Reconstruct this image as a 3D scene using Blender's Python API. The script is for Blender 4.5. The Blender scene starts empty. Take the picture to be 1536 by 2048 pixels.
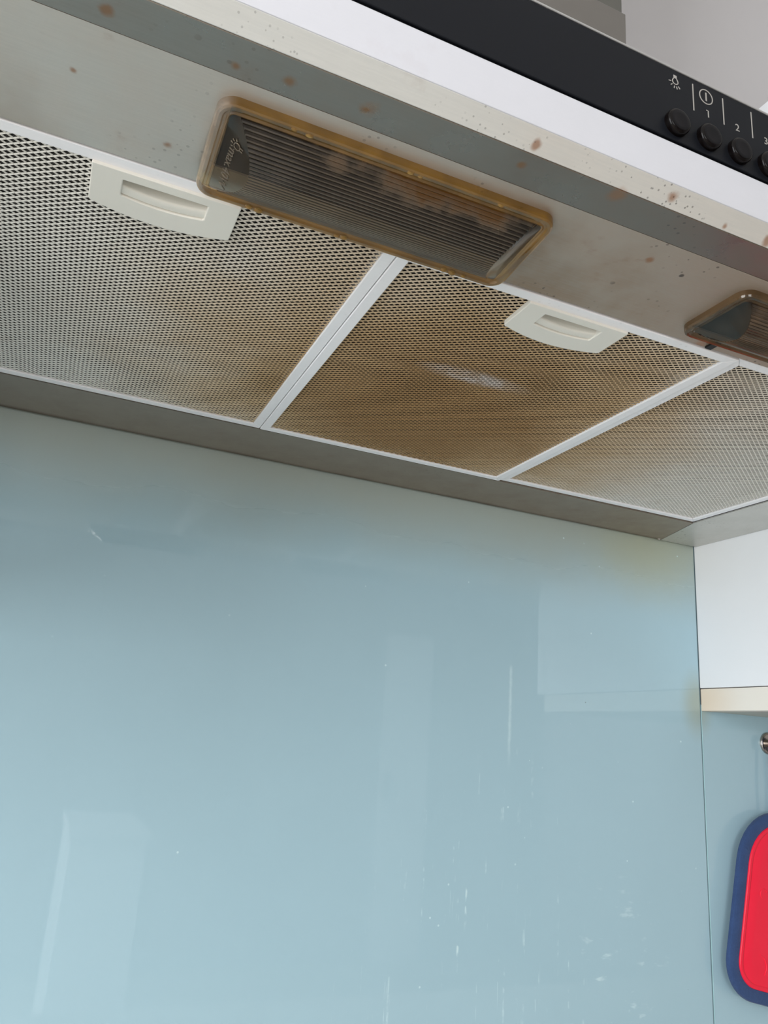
import bpy, bmesh, math, random
from mathutils import Vector, Matrix, Euler
random.seed(7)
SC = bpy.context.scene
COL = SC.collection

# ------------------------------------------------------------------ camera
CAM_Z = 1.305
cam_d = bpy.data.cameras.new('camera')
cam_d.sensor_fit = 'VERTICAL'
cam_d.sensor_height = 36.0
cam_d.sensor_width = 27.0
cam_d.lens = 1564.6 / 2048 * 36.0
cam_d.clip_start = 0.01
cam = bpy.data.objects.new('camera', cam_d)
COL.objects.link(cam)
SC.camera = cam
yaw, pitch, roll = math.radians(22.4839), math.radians(16.1758), math.radians(4.0763)
fw = Vector((math.sin(yaw) * math.cos(pitch), math.cos(yaw) * math.cos(pitch), math.sin(pitch)))
rt = Vector((math.cos(yaw), -math.sin(yaw), 0))
up = rt.cross(fw)
rt2 = rt * math.cos(roll) + up * math.sin(roll)
up2 = up * math.cos(roll) - rt * math.sin(roll)
cm = Matrix((rt2, up2, -fw)).transposed().to_4x4()
cm.translation = Vector((0, -0.72, CAM_Z))
cam.matrix_world = cm

# ------------------------------------------------------------------ sky, daylight, exposure
W = bpy.data.worlds.new('sky')
SC.world = W
W.use_nodes = True
W.node_tree.nodes['Background'].inputs[0].default_value = (0.82, 0.9, 1.0, 1)
W.node_tree.nodes['Background'].inputs[1].default_value = 0.6
vs = SC.view_settings
vs.view_transform = 'Standard'
vs.look = 'None'
vs.gamma = 1.0
vs.use_curve_mapping = False
vs.exposure = 0.0


def area_light(name, loc, direction, sx, sy, energy, colour):
    d = bpy.data.lights.new(name, 'AREA')
    d.shape = 'RECTANGLE'
    d.size, d.size_y = sx, sy
    d.energy = energy
    d.color = colour
    o = bpy.data.objects.new(name, d)
    COL.objects.link(o)
    o.location = loc
    o.rotation_euler = Vector(direction).to_track_quat('-Z', 'Z').to_euler()
    return o


# daylight entering through the big window in the left wall
area_light('window_daylight', (-2.44, -1.75, 1.5), (1, 0, 0), 2.1, 1.5, 95, (0.95, 0.975, 1.0))
# added fill light, set at an unseen window of the far wall
area_light('rear_fill_light', (-1.1, -4.12, 1.5), (0, 1, 0), 1.5, 1.3, 40, (0.96, 0.98, 1.0))


# ------------------------------------------------------------------ node helpers
class Mat:
    def __init__(self, name):
        self.m = bpy.data.materials.new(name)
        self.m.use_nodes = True
        self.t = self.m.node_tree
        self.b = self.t.nodes['Principled BSDF']
        self.out = self.t.nodes['Material Output']

    def n(self, typ, **kw):
        nd = self.t.nodes.new(typ)
        for k, v in kw.items():
            setattr(nd, k, v)
        return nd

    def link(self, a, b):
        self.t.links.new(a, b)

    def pos(self):
        return self.n('ShaderNodeNewGeometry').outputs['Position']

    def obj(self):
        return self.n('ShaderNodeTexCoord').outputs['Object']

    def map(self, vec, scale=(1, 1, 1), loc=(0, 0, 0), rot=(0, 0, 0)):
        nd = self.n('ShaderNodeMapping')
        nd.inputs['Location'].default_value = loc
        nd.inputs['Rotation'].default_value = rot
        nd.inputs['Scale'].default_value = scale
        self.link(vec, nd.inputs['Vector'])
        return nd.outputs[0]

    def noise(self, vec, scale, detail=4, rough=0.55):
        nd = self.n('ShaderNodeTexNoise')
        nd.inputs['Scale'].default_value = scale
        nd.inputs['Detail'].default_value = detail
        nd.inputs['Roughness'].default_value = rough
        self.link(vec, nd.inputs['Vector'])
        return nd.outputs[0]

    def voro(self, vec, scale, rnd=1.0):
        nd = self.n('ShaderNodeTexVoronoi')
        nd.inputs['Scale'].default_value = scale
        nd.inputs['Randomness'].default_value = rnd
        self.link(vec, nd.inputs['Vector'])
        return nd.outputs['Distance']

    def rng(self, v, a, b, c=0.0, d=1.0, smooth=True):
        nd = self.n('ShaderNodeMapRange')
        nd.interpolation_type = 'SMOOTHSTEP' if smooth else 'LINEAR'
        for i, x in zip((1, 2, 3, 4), (a, b, c, d)):
            nd.inputs[i].default_value = x
        self.link(v, nd.inputs[0])
        return nd.outputs[0]

    def math(self, op, a, b=None):
        nd = self.n('ShaderNodeMath', operation=op)
        for i, x in enumerate((a, b)):
            if x is None:
                continue
            if isinstance(x, (int, float)):
                nd.inputs[i].default_value = x
            else:
                self.link(x, nd.inputs[i])
        return nd.outputs[0]

    def mix(self, fac, a, b):
        nd = self.n('ShaderNodeMix', data_type='RGBA')
        for sock, x in ((nd.inputs[0], fac), (nd.inputs[6], a), (nd.inputs[7], b)):
            if isinstance(x, (int, float)):
                sock.default_value = x
            elif isinstance(x, tuple):
                sock.default_value = (*x, 1)
            else:
                self.link(x, sock)
        return nd.outputs[2]

    def sep(self, vec):
        nd = self.n('ShaderNodeSeparateXYZ')
        self.link(vec, nd.inputs[0])
        return nd.outputs

    def dist(self, vec, p, scale=(1, 1, 1), rot=(0, 0, 0)):
        """distance of vec to p, axes scaled"""
        s = self.n('ShaderNodeVectorMath', operation='SUBTRACT')
        s.inputs[1].default_value = p
        self.link(vec, s.inputs[0])
        v = self.map(s.outputs[0], scale=scale, rot=rot)
        l = self.n('ShaderNodeVectorMath', operation='LENGTH')
        self.link(v, l.inputs[0])
        return l.outputs['Value']

    def bump(self, h, strength=0.2, distance=0.001):
        nd = self.n('ShaderNodeBump')
        nd.inputs['Strength'].default_value = strength
        nd.inputs['Distance'].default_value = distance
        self.link(h, nd.inputs['Height'])
        self.link(nd.outputs[0], self.b.inputs['Normal'])

    def set(self, **kw):
        names = dict(col='Base Color', rough='Roughness', metal='Metallic', spec='Specular IOR Level', coat='Coat Weight',
                     coat_rough='Coat Roughness', ior='IOR', trans='Transmission Weight', alpha='Alpha', sheen='Sheen Weight',
                     sub='Subsurface Weight')
        for k, v in kw.items():
            s = self.b.inputs[names[k]]
            if isinstance(v, (int, float)):
                s.default_value = v
            elif isinstance(v, tuple):
                s.default_value = (*v, 1)
            else:
                self.link(v, s)
        return self


def srgb(r, g, b):
    f = lambda c: (c / 255 / 12.92) if c / 255 <= 0.04045 else ((c / 255 + 0.055) / 1.055) ** 2.4
    return (f(r), f(g), f(b))


RIB_B, RIB_P = 0.0235, 0.047 / 27        # half width of the ribbed lens, rib pitch


# ------------------------------------------------------------------ materials
def mat_plain(name, col, rough=0.5, **kw):
    return Mat(name).set(col=col, rough=rough, **kw).m


def mat_wall():
    m = Mat('wall_paint')
    n = m.noise(m.pos(), 3.0)
    m.set(col=m.mix(n, srgb(206, 203, 203), srgb(214, 211, 212)), rough=0.7)
    m.bump(m.noise(m.pos(), 220.0), 0.08, 0.001)
    return m.m


def mat_steel(name, base, warm, rough, metal=0.75, blotch=0.5, speck=0.6, grain=None, edge_brown=None, halo=True, bump=0.12, fine_k=0.16, dense=0.0, spots=()):
    """Worn kitchen steel: fine grain, brown grease blotches, rust haloes and burnt specks."""
    m = Mat(name)
    P = m.pos()
    big = m.noise(P, 7.0, 5, 0.6)
    med = m.noise(P, 34.0, 5, 0.6)
    x = m.sep(P)[0]
    right = m.rng(x, -0.1, 0.42)                      # the right half of the hood is dirtier
    k = m.math('MULTIPLY', m.math('ADD', m.math('MULTIPLY', right, 1.0), m.rng(big, 0.5, 0.78, 0, 0.7)), blotch)
    c = m.mix(k, base, warm)
    c = m.mix(m.rng(med, 0.62, 0.74, 0, 0.35 * blotch), c, srgb(140, 102, 78))
    fine = m.noise(m.map(P, scale=grain or (60, 900, 900)), 1.0, 3)
    c = m.mix(m.rng(fine, 0.3, 0.7, 0, fine_k), c, tuple(v * 0.72 for v in base))
    # burnt specks (clustered) and orange rust haloes
    wob = m.noise(P, 160.0, 2)
    v1 = m.voro(P, 62.0)
    clus = m.rng(m.noise(P, 19.0, 2), 0.5 + dense * .5, 0.62 + dense * .5)
    s1 = m.math('MULTIPLY', m.rng(m.math('ADD', v1, m.math('MULTIPLY', wob, 0.12)), 0.13, 0.17, 1, 0), clus)
    v2 = m.voro(m.map(P, loc=(3.1, 1.7, 0.4)), 230.0 + dense * 1500)
    clus2 = m.rng(m.noise(m.map(P, loc=(1, 2, 3)), 24.0, 2), 0.55 - dense, 0.66 - dense)
    s2 = m.math('MULTIPLY', m.rng(v2, 0.15, 0.22, 0.75, 0), clus2)
    rr = m.math('ADD', 0.25, m.math('MULTIPLY', right, 0.75))
    s = m.math('MULTIPLY', m.math('MAXIMUM', s1, s2), m.math('MULTIPLY', rr, speck))
    if halo:
        v3 = m.voro(m.map(P, loc=(0.7, 0.3, 0.9)), 26.0)
        hal = m.math('MULTIPLY', m.rng(m.math('ADD', v3, m.math('MULTIPLY', wob, 0.12)), 0.1, 0.22, 0.6, 0), m.rng(m.noise(m.map(P, loc=(5, 5, 5)), 12, 2), 0.5, 0.6))
        c = m.mix(hal, c, srgb(168, 112, 72))
    if spots:
        # individual rust and grease marks: (x, y, radius)
        flat = m.map(P, scale=(1, 1, 0))
        tot = None
        for sx_, sy_, sr_ in spots:
            d_ = m.math('ADD', m.dist(flat, (sx_, sy_, 0)), m.math('MULTIPLY', m.math('SUBTRACT', wob, 0.5), sr_ * 1.3))
            k_ = m.rng(d_, sr_ * 0.15, sr_, 0.75, 0)
            tot = k_ if tot is None else m.math('MAXIMUM', tot, k_)
        c = m.mix(tot, c, srgb(150, 100, 62))
    c = m.mix(s, c, srgb(38, 26, 20))
    if edge_brown:
        axis, a, b, col = edge_brown
        e = m.rng(m.math('ADD', m.sep(P)[axis], m.math('MULTIPLY', m.math('SUBTRACT', big, 0.5), 0.012)), a, b)
        c = m.mix(m.math('MULTIPLY', e, 0.85), c, col)
    nr = m.rng(med, 0.3, 0.75, rough - 0.05, rough + 0.12)
    m.set(col=c, rough=nr, metal=m.math('SUBTRACT', metal, m.math('MULTIPLY', s, metal)))
    if bump:
        m.bump(m.math('ADD', m.math('MULTIPLY', fine, 0.3), m.math('MULTIPLY', s, 1.5)), bump, 0.0006)
    return m.m


def mat_screen(dark=1.0):
    """Aluminium expanded metal with a brown grease bloom in the middle of the hood and a scrubbed pale streak."""
    m = Mat('filter_mesh_aluminium' if dark == 1.0 else 'filter_inner_mesh')
    P = m.pos()
    n = m.noise(P, 14.0, 5, 0.6)
    n2 = m.noise(P, 60.0, 4, 0.6)
    d = m.dist(P, (0.255, -0.185, 1.562), (0.85, 0.8, 1))
    d = m.math('ADD', d, m.math('MULTIPLY', m.math('SUBTRACT', n, 0.5), 0.10))
    c = m.mix(m.rng(d, 0.10, 0.27, 1, 0), srgb(228, 226, 219), srgb(202, 176, 138))
    c = m.mix(m.rng(d, 0.04, 0.17, 0.8, 0), c, srgb(146, 110, 62))
    c = m.mix(m.rng(n2, 0.56, 0.75, 0, 0.15), c, srgb(128, 90, 50))
    st = m.dist(P, (0.252, -0.265, 1.562), (1, 4.2, 1), (0, 0, math.radians(-26)))
    st = m.math('ADD', st, m.math('MULTIPLY', m.math('SUBTRACT', n2, 0.5), 0.03))
    c = m.mix(m.math('MULTIPLY', m.rng(st, 0.015, 0.055, 0.8, 0), m.rng(n2, 0.4, 0.6, 0.35, 1)), c, srgb(208, 203, 200))
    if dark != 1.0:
        c = m.mix(1 - dark, c, (0.012, 0.008, 0.005))  # inner net: shade of the filter's depth put into its colour
    m.set(col=c, rough=0.42, metal=0.35)
    return m.m


def mat_glass_paint():
    """Back-painted glass splashback, blue-grey, with a grease bloom under the hood and dried splashes and drips."""
    m = Mat('splashback_glass')
    P = m.pos()
    s = m.sep(P)
    n = m.noise(P, 9.0, 4)
    n2 = m.noise(P, 45.0, 4)
    c = m.mix(n, srgb(165, 195, 206), srgb(170, 200, 211))
    # ochre grease film creeping down from the hood edge
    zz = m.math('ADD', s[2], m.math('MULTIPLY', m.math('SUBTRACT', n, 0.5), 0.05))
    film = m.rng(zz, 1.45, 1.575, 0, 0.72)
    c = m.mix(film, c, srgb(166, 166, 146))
    d1 = m.dist(P, (0.64, 0, 1.54), (0.8, 1, 1.25))
    c = m.mix(m.rng(m.math('ADD', d1, m.math('MULTIPLY', n2, 0.03)), 0.02, 0.11, 0.5, 0), c, srgb(178, 180, 146))
    d2 = m.dist(P, (0.712, 0, 1.37), (1, 1, 0.6))
    c = m.mix(m.rng(d2, 0.004, 0.03, 0.55, 0), c, srgb(160, 164, 140))
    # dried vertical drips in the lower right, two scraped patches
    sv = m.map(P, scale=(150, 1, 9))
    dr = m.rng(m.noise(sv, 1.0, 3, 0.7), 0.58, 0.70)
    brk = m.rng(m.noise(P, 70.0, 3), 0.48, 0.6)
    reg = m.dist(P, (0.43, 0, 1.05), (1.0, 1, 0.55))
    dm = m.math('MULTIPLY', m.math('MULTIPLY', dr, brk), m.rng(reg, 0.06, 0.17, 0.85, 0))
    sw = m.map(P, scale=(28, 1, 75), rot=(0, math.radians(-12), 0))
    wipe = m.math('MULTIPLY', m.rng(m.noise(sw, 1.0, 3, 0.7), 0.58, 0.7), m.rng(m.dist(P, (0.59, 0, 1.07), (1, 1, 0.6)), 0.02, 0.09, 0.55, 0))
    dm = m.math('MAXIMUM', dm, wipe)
    # bright upright reflection painted into the colour as a pale streak, drip below it
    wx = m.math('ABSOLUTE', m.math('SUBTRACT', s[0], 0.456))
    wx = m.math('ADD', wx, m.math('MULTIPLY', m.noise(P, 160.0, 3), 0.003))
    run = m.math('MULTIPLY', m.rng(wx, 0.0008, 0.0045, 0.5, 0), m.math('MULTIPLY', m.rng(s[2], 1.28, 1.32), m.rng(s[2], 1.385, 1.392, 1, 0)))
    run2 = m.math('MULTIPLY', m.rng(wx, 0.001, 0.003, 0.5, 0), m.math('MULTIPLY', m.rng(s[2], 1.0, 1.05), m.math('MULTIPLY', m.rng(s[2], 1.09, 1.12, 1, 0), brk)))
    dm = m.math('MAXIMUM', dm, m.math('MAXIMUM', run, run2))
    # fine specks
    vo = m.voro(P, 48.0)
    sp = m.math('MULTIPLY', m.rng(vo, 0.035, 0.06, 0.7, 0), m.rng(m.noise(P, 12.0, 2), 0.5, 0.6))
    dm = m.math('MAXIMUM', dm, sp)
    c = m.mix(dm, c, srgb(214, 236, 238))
    vo2 = m.voro(m.map(P, loc=(2, 0, 5)), 21.0)
    bs = m.math('MULTIPLY', m.rng(vo2, 0.016, 0.026, 0.8, 0), m.rng(m.noise(m.map(P, loc=(9, 1, 1)), 5.0, 2), 0.52, 0.6))
    c = m.mix(bs, c, srgb(70, 60, 46))
    ro = m.math('ADD', 0.012, m.math('MAXIMUM', m.math('MULTIPLY', dm, 0.2), m.math('MULTIPLY', film, 0.8)))
    m.set(col=c, rough=ro, ior=1.6)
    return m.m


def mat_lens(name, tint, film_col, film, rough=0.09, stain=None, rib=False, pale=False, ior=1.5):
    """Thin clear moulding: tinted see-through + sharp reflections + a greasy film."""
    m = Mat(name)
    t = m.t
    t.nodes.remove(m.b)
    tr = m.n('ShaderNodeBsdfTransparent')
    tr.inputs[0].default_value = (*tint, 1)
    tint_in = tr.inputs[0]
    gl = m.n('ShaderNodeBsdfGlossy')
    gl.inputs['Roughness'].default_value = rough
    gl.inputs[0].default_value = (1.0, 0.96, 0.9, 1)
    df = m.n('ShaderNodeBsdfDiffuse')
    O = m.obj()
    fc, fa = film_col, film
    n = m.noise(O, 60.0, 4)
    fc = m.mix(m.rng(n, 0.35, 0.7), film_col, tuple(v * 0.55 for v in film_col))
    facn = m.rng(m.noise(O, 35.0, 3), 0.3, 0.7, film * 0.6, min(film * 1.5, 1.0))
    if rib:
        # rib refraction painted in: pale lines on the crests, dark tint in the valleys
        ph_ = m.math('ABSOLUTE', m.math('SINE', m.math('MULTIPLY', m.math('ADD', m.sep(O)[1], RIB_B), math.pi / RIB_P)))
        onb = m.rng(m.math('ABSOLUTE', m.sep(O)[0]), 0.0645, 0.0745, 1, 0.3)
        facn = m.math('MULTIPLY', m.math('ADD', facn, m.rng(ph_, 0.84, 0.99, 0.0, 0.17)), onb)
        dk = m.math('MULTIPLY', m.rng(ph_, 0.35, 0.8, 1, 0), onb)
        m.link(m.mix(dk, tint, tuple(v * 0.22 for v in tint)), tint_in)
    if pale:
        pk = m.rng(m.sep(O)[0], -0.084, -0.0765, 1, 0)
        fc = m.mix(pk, fc, srgb(214, 200, 186))
    if stain:
        p, sc, a, b, col = stain
        d = m.math('ADD', m.dist(O, p, sc), m.math('MULTIPLY', m.math('SUBTRACT', n, 0.5), 0.02))
        k = m.rng(d, a, b, 1, 0)
        fc = m.mix(k, fc, col)
        facn = m.math('MAXIMUM', facn, m.math('MULTIPLY', k, 0.75))
    m.link(fc, df.inputs[0])
    mx = m.n('ShaderNodeMixShader')
    m.link(facn, mx.inputs[0])
    m.link(tr.outputs[0], mx.inputs[1])
    m.link(df.outputs[0], mx.inputs[2])
    fr = m.n('ShaderNodeFresnel')
    fr.inputs[0].default_value = ior
    m2 = m.n('ShaderNodeMixShader')
    m.link(m.math('MULTIPLY', fr.outputs[0], 1.0), m2.inputs[0])
    m.link(mx.outputs[0], m2.inputs[1])
    m.link(gl.outputs[0], m2.inputs[2])
    m.link(m2.outputs[0], m.out.inputs[0])
    return m.m


def mat_fabric(name, c1, c2):
    m = Mat(name)
    O = m.obj()
    n = m.noise(O, 420.0, 3)
    n1 = m.noise(O, 60.0, 3)
    m.set(col=m.mix(m.math('MULTIPLY', m.math('ADD', n, n1), 0.5), c1, c2), rough=0.95, sheen=0.1)
    m.bump(n, 0.5, 0.0008)
    return m.m


def mat_silicone():
    m = Mat('red_silicone')
    O = m.obj()
    n = m.noise(O, 40.0, 2)
    m.set(col=m.mix(n, srgb(242, 20, 56), srgb(250, 34, 66)), rough=0.42)
    m.bump(m.noise(O, 300.0, 2), 0.1, 0.0004)
    return m.m


M = {}
M['wall'] = mat_wall()
M['ceiling'] = mat_plain('ceiling_paint', srgb(236, 235, 232), 0.8)
M['floor'] = mat_plain('floor_tile', srgb(196, 188, 178), 0.4)
M['lamp_panel'] = mat_steel('steel_lamp_panel', srgb(202, 195, 186), srgb(158, 134, 112), 0.45, 0.5, 0.8, 1.0, spots=[(-.06, -.44, .0026), (-.063, -.417, .003), (-.03, -.425, .002), (-.09, -.43, .002), (.012, -.40, .003), (.26, -.437, .003)])
M['rim'] = mat_steel('steel_rear_rim', srgb(158, 150, 140), srgb(146, 126, 106), 0.4, 0.6, 0.45, 0.3, edge_brown=(1, -0.012, -0.002, srgb(70, 44, 26)), halo=True)
M['side_rim'] = mat_steel('steel_side_rim', srgb(206, 206, 202), srgb(190, 184, 172), 0.34, 0.6, 0.3, 0.4, grain=(900, 60, 900), halo=False)
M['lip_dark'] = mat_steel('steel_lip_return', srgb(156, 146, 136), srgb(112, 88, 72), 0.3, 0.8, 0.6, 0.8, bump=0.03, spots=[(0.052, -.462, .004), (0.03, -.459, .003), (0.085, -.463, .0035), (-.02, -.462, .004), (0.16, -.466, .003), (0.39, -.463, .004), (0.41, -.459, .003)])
M['lip_light'] = mat_steel('steel_lip_front', srgb(222, 223, 220), srgb(214, 202, 190), 0.42, 0.3, 0.5, 1.0, dense=0.1, spots=[(.236, -.4795, .0034), (.272, -.4765, .0018), (.30, -.478, .004), (.40, -.479, .0035), (.335, -.477, .0025), (.16, -.478, .003), (.362, -.480, .0022)])
M['band'] = mat_steel('steel_front_band', srgb(212, 212, 218), srgb(200, 202, 206), 0.45, 0.2, 0.12, 0.0, halo=False, bump=0.0, fine_k=0.03)
M['trim'] = mat_plain('steel_top_trim', srgb(205, 205, 205), 0.3, metal=0.8)
M['chimney'] = mat_plain('steel_chimney', srgb(138, 134, 130), 0.32, metal=0.85)
M['chimney_upper'] = mat_plain('steel_chimney_upper', srgb(120, 119, 114), 0.32, metal=0.85)
M['alu'] = mat_steel('aluminium_frame', srgb(251, 249, 251), srgb(242, 240, 240), 0.5, 0.05, 0.15, 0.12, halo=False, bump=0.03, fine_k=0.06)
M['screen'] = mat_screen(1.0)
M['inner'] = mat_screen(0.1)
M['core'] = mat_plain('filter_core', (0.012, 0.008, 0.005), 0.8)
M['inside'] = mat_plain('hood_inside', (0.03, 0.028, 0.025), 0.7)
M['panel'] = mat_plain('black_control_panel', srgb(20, 22, 27), 0.4, spec=0.12)
M['button'] = mat_plain('black_gloss_button', srgb(18, 17, 20), 0.35, spec=0.1)
M['button_side'] = mat_plain('black_button_side', (0.003, 0.002, 0.002), 0.2, spec=0.14)  # sides of the same button, their shade put into a blacker colour
M['gap'] = mat_plain('black_gasket', (0.003, 0.002, 0.002), 0.6)
M['print'] = mat_plain('silver_print', srgb(158, 154, 148), 0.5)
M['plastic'] = mat_plain('grey_white_plastic', srgb(234, 230, 220), 0.4)
M['rim_amber'] = mat_lens('amber_lamp_rim', (0.8, 0.58, 0.28), srgb(196, 146, 66), 0.30, 0.05, pale=True, ior=1.7)
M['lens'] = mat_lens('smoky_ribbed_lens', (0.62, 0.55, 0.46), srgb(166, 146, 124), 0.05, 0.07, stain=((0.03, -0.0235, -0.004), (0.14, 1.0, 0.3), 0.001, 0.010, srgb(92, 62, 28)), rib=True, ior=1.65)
M['lens_end'] = mat_lens('clear_lens_end', (0.6, 0.55, 0.48), srgb(120, 104, 86), 0.1, 0.1)
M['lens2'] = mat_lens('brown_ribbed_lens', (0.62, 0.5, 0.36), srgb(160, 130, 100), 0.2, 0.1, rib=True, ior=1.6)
M['rim_clear'] = mat_lens('brown_lamp_rim', (0.75, 0.62, 0.45), srgb(140, 112, 80), 0.35, 0.08)
M['emboss'] = mat_lens('embossed_glass', (0.7, 0.66, 0.6), srgb(176, 160, 140), 0.3, 0.12)
M['drop'] = mat_lens('grease_drop', (0.9, 0.75, 0.5), srgb(206, 162, 84), 0.35, 0.05)
M['reflector'] = mat_plain('lamp_housing', srgb(60, 54, 48), 0.5, metal=0.5)
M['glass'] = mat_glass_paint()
M['glass_edge'] = mat_plain('polished_glass_edge', srgb(150, 186, 190), 0.1)
M['cabinet'] = mat_plain('white_laminate', srgb(238, 239, 241), 0.35)
M['cream'] = (lambda m: m.set(col=m.mix(m.rng(m.dist(m.pos(), (0.717, -0.01, 1.375), (1, 1, 1)), 0.0, 0.06, 0.5, 0), srgb(236, 229, 218), srgb(226, 200, 168)), rough=0.5).m)(Mat('cream_edge'))
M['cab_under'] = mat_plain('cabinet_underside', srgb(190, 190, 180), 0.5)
M['navy'] = mat_fabric('navy_terry', srgb(30, 52, 92), srgb(58, 84, 130))
M['red'] = mat_silicone()
M['chrome'] = mat_plain('chrome', srgb(180, 172, 164), 0.25, metal=1.0)
M['worktop'] = mat_plain('pale_worktop', srgb(226, 222, 214), 0.35)
M['cab_base'] = mat_plain('base_unit_white', srgb(226, 226, 224), 0.45)
M['pane'] = mat_lens('window_glass', (0.96, 0.98, 0.98), (0.5, 0.5, 0.5), 0.0, 0.02)


# ------------------------------------------------------------------ object helpers
def obj(name, verts, faces, mat, parent=None, smooth=False, loc=None, mats=None, fmat=None):
    me = bpy.data.meshes.new(name)
    me.from_pydata([tuple(v) for v in verts], [], [tuple(f) for f in faces])
    for mm in (mats or [mat]):
        me.materials.append(mm)
    if fmat:
        me.polygons.foreach_set('material_index', fmat)
    bm = bmesh.new()
    bm.from_mesh(me)
    bmesh.ops.recalc_face_normals(bm, faces=bm.faces)
    bm.to_mesh(me)
    bm.free()
    if smooth:
        me.polygons.foreach_set('use_smooth', [True] * len(me.polygons))
        me.set_sharp_from_angle(angle=math.radians(38))
    me.update()
    o = bpy.data.objects.new(name, me)
    COL.objects.link(o)
    if parent:
        o.parent = parent
    if loc:
        o.location = loc
    return o


def empty(name, loc):
    o = bpy.data.objects.new(name, None)
    COL.objects.link(o)
    o.location = loc
    return o


def tag(o, label=None, cat=None, group=None, kind=None):
    for k, v in (('label', label), ('category', cat), ('group', group), ('kind', kind)):
        if v:
            o[k] = v
    return o


def face_down(o):
    """open mouldings seen from below: normals towards the viewer's side"""
    if sum(p.normal.z * p.area for p in o.data.polygons) > 0:
        o.data.flip_normals()


class MB:
    """collects simple solids as vertices and faces"""
    def __init__(self, origin=(0, 0, 0)):
        self.v, self.f, self.o = [], [], Vector(origin)

    def add(self, vs, fs):
        n = len(self.v)
        self.v += [Vector(p) - self.o for p in vs]
        self.f += [tuple(i + n for i in f) for f in fs]

    def box(self, x0, x1, y0, y1, z0, z1):
        vs = [(x, y, z) for z in (z0, z1) for y in (y0, y1) for x in (x0, x1)]
        self.add(vs, [(0, 2, 3, 1), (4, 5, 7, 6), (0, 1, 5, 4), (2, 6, 7, 3), (0, 4, 6, 2), (1, 3, 7, 5)])

    def prism_x(self, prof, x0, x1):
        """closed (y, z) profile extruded along X"""
        n = len(prof)
        vs = [(x0, y, z) for y, z in prof] + [(x1, y, z) for y, z in prof]
        fs = [(i, (i + 1) % n, n + (i + 1) % n, n + i) for i in range(n)]
        self.add(vs, fs + [tuple(range(n))[::-1], tuple(range(n, 2 * n))])

    def prism_z(self, poly, z0, z1):
        n = len(poly)
        vs = [(x, y, z0) for x, y in poly] + [(x, y, z1) for x, y in poly]
        fs = [(i, (i + 1) % n, n + (i + 1) % n, n + i) for i in range(n)]
        self.add(vs, fs + [tuple(range(n))[::-1], tuple(range(n, 2 * n))])

    def prism_y(self, poly, y0, y1):
        n = len(poly)
        vs = [(x, y0, z) for x, z in poly] + [(x, y1, z) for x, z in poly]
        fs = [(i, (i + 1) % n, n + (i + 1) % n, n + i) for i in range(n)]
        self.add(vs, fs + [tuple(range(n))[::-1], tuple(range(n, 2 * n))])

    def build(self, name, mat, parent=None, smooth=False, bevel=0.0, seg=2):
        o = obj(name, self.v, self.f, mat, parent, smooth)
        o.location = self.o - (Vector(parent.location) if parent and parent.parent is None else Vector((0, 0, 0)))
        if parent and parent.parent is not None:
            o.location = self.o - (parent.location + parent.parent.location)
        if bevel:
            b = o.modifiers.new('edge', 'BEVEL')
            b.width, b.segments, b.limit_method, b.angle_limit = bevel, seg, 'ANGLE', math.radians(40)
            b.harden_normals = False
        return o


def sheet(pts, t, x0, x1):
    """profile of a bent sheet along polyline pts (y, z), thickness t to the inside (up)"""
    return pts


# ------------------------------------------------------------------ room
X_CAB = 0.7173                     # left side of the wall cabinet
ZH = 1.5600                        # underside of the hood
RX0, RX1, RY0, RZ1 = -2.5, 3.4, -4.2, 2.62


def struct(name, mb, mat, bevel=0.0):
    o = mb.build(name, mat, None, False, bevel)
    o['kind'] = 'structure'
    return o


mb = MB((0.4, 0.05, 0)); mb.box(RX0, RX1, 0.0085, 0.12, 0, RZ1); struct('wall_back', mb, M['wall'])
mb = MB((RX1, -2, 0)); mb.box(RX1, RX1 + 0.1, RY0, 0.12, 0, RZ1); struct('wall_right', mb, M['wall'])
WY0, WY1, WZ0, WZ1 = -2.85, -0.65, 0.72, 2.28
mb = MB((RX0, -2, 0))
mb.box(RX0 - 0.12, RX0, RY0, WY0, 0, RZ1)
mb.box(RX0 - 0.12, RX0, WY1, 0.12, 0, RZ1)
mb.box(RX0 - 0.12, RX0, WY0, WY1, 0, WZ0)
mb.box(RX0 - 0.12, RX0, WY0, WY1, WZ1, RZ1)
struct('wall_left', mb, M['wall'])
FX0, FX1, FZ0, FZ1 = -1.85, -0.35, 0.85, 2.15
DX0, DX1, DZ1 = 2.13, 2.47, 2.0
mb = MB((0.4, RY0, 0))
mb.box(RX0 - 0.12, FX0, RY0 - 0.1, RY0, 0, RZ1)
mb.box(FX0, FX1, RY0 - 0.1, RY0, 0, FZ0)
mb.box(FX0, FX1, RY0 - 0.1, RY0, FZ1, RZ1)
mb.box(FX1, RX1 + 0.1, RY0 - 0.1, RY0, 0, RZ1)
struct('wall_front', mb, mat_plain('front_wall_paint', srgb(164, 160, 158), 0.7))
mb = MB((0.4, -2, -0.05)); mb.box(RX0 - 0.12, RX1 + 0.1, RY0 - 0.1, 0.12, -0.1, 0); struct('floor', mb, M['floor'])
mb = MB((0.4, -2, RZ1)); mb.box(RX0 - 0.12, RX1 + 0.1, RY0 - 0.1, 0.12, RZ1, RZ1 + 0.1); struct('ceiling', mb, M['ceiling'])


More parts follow.
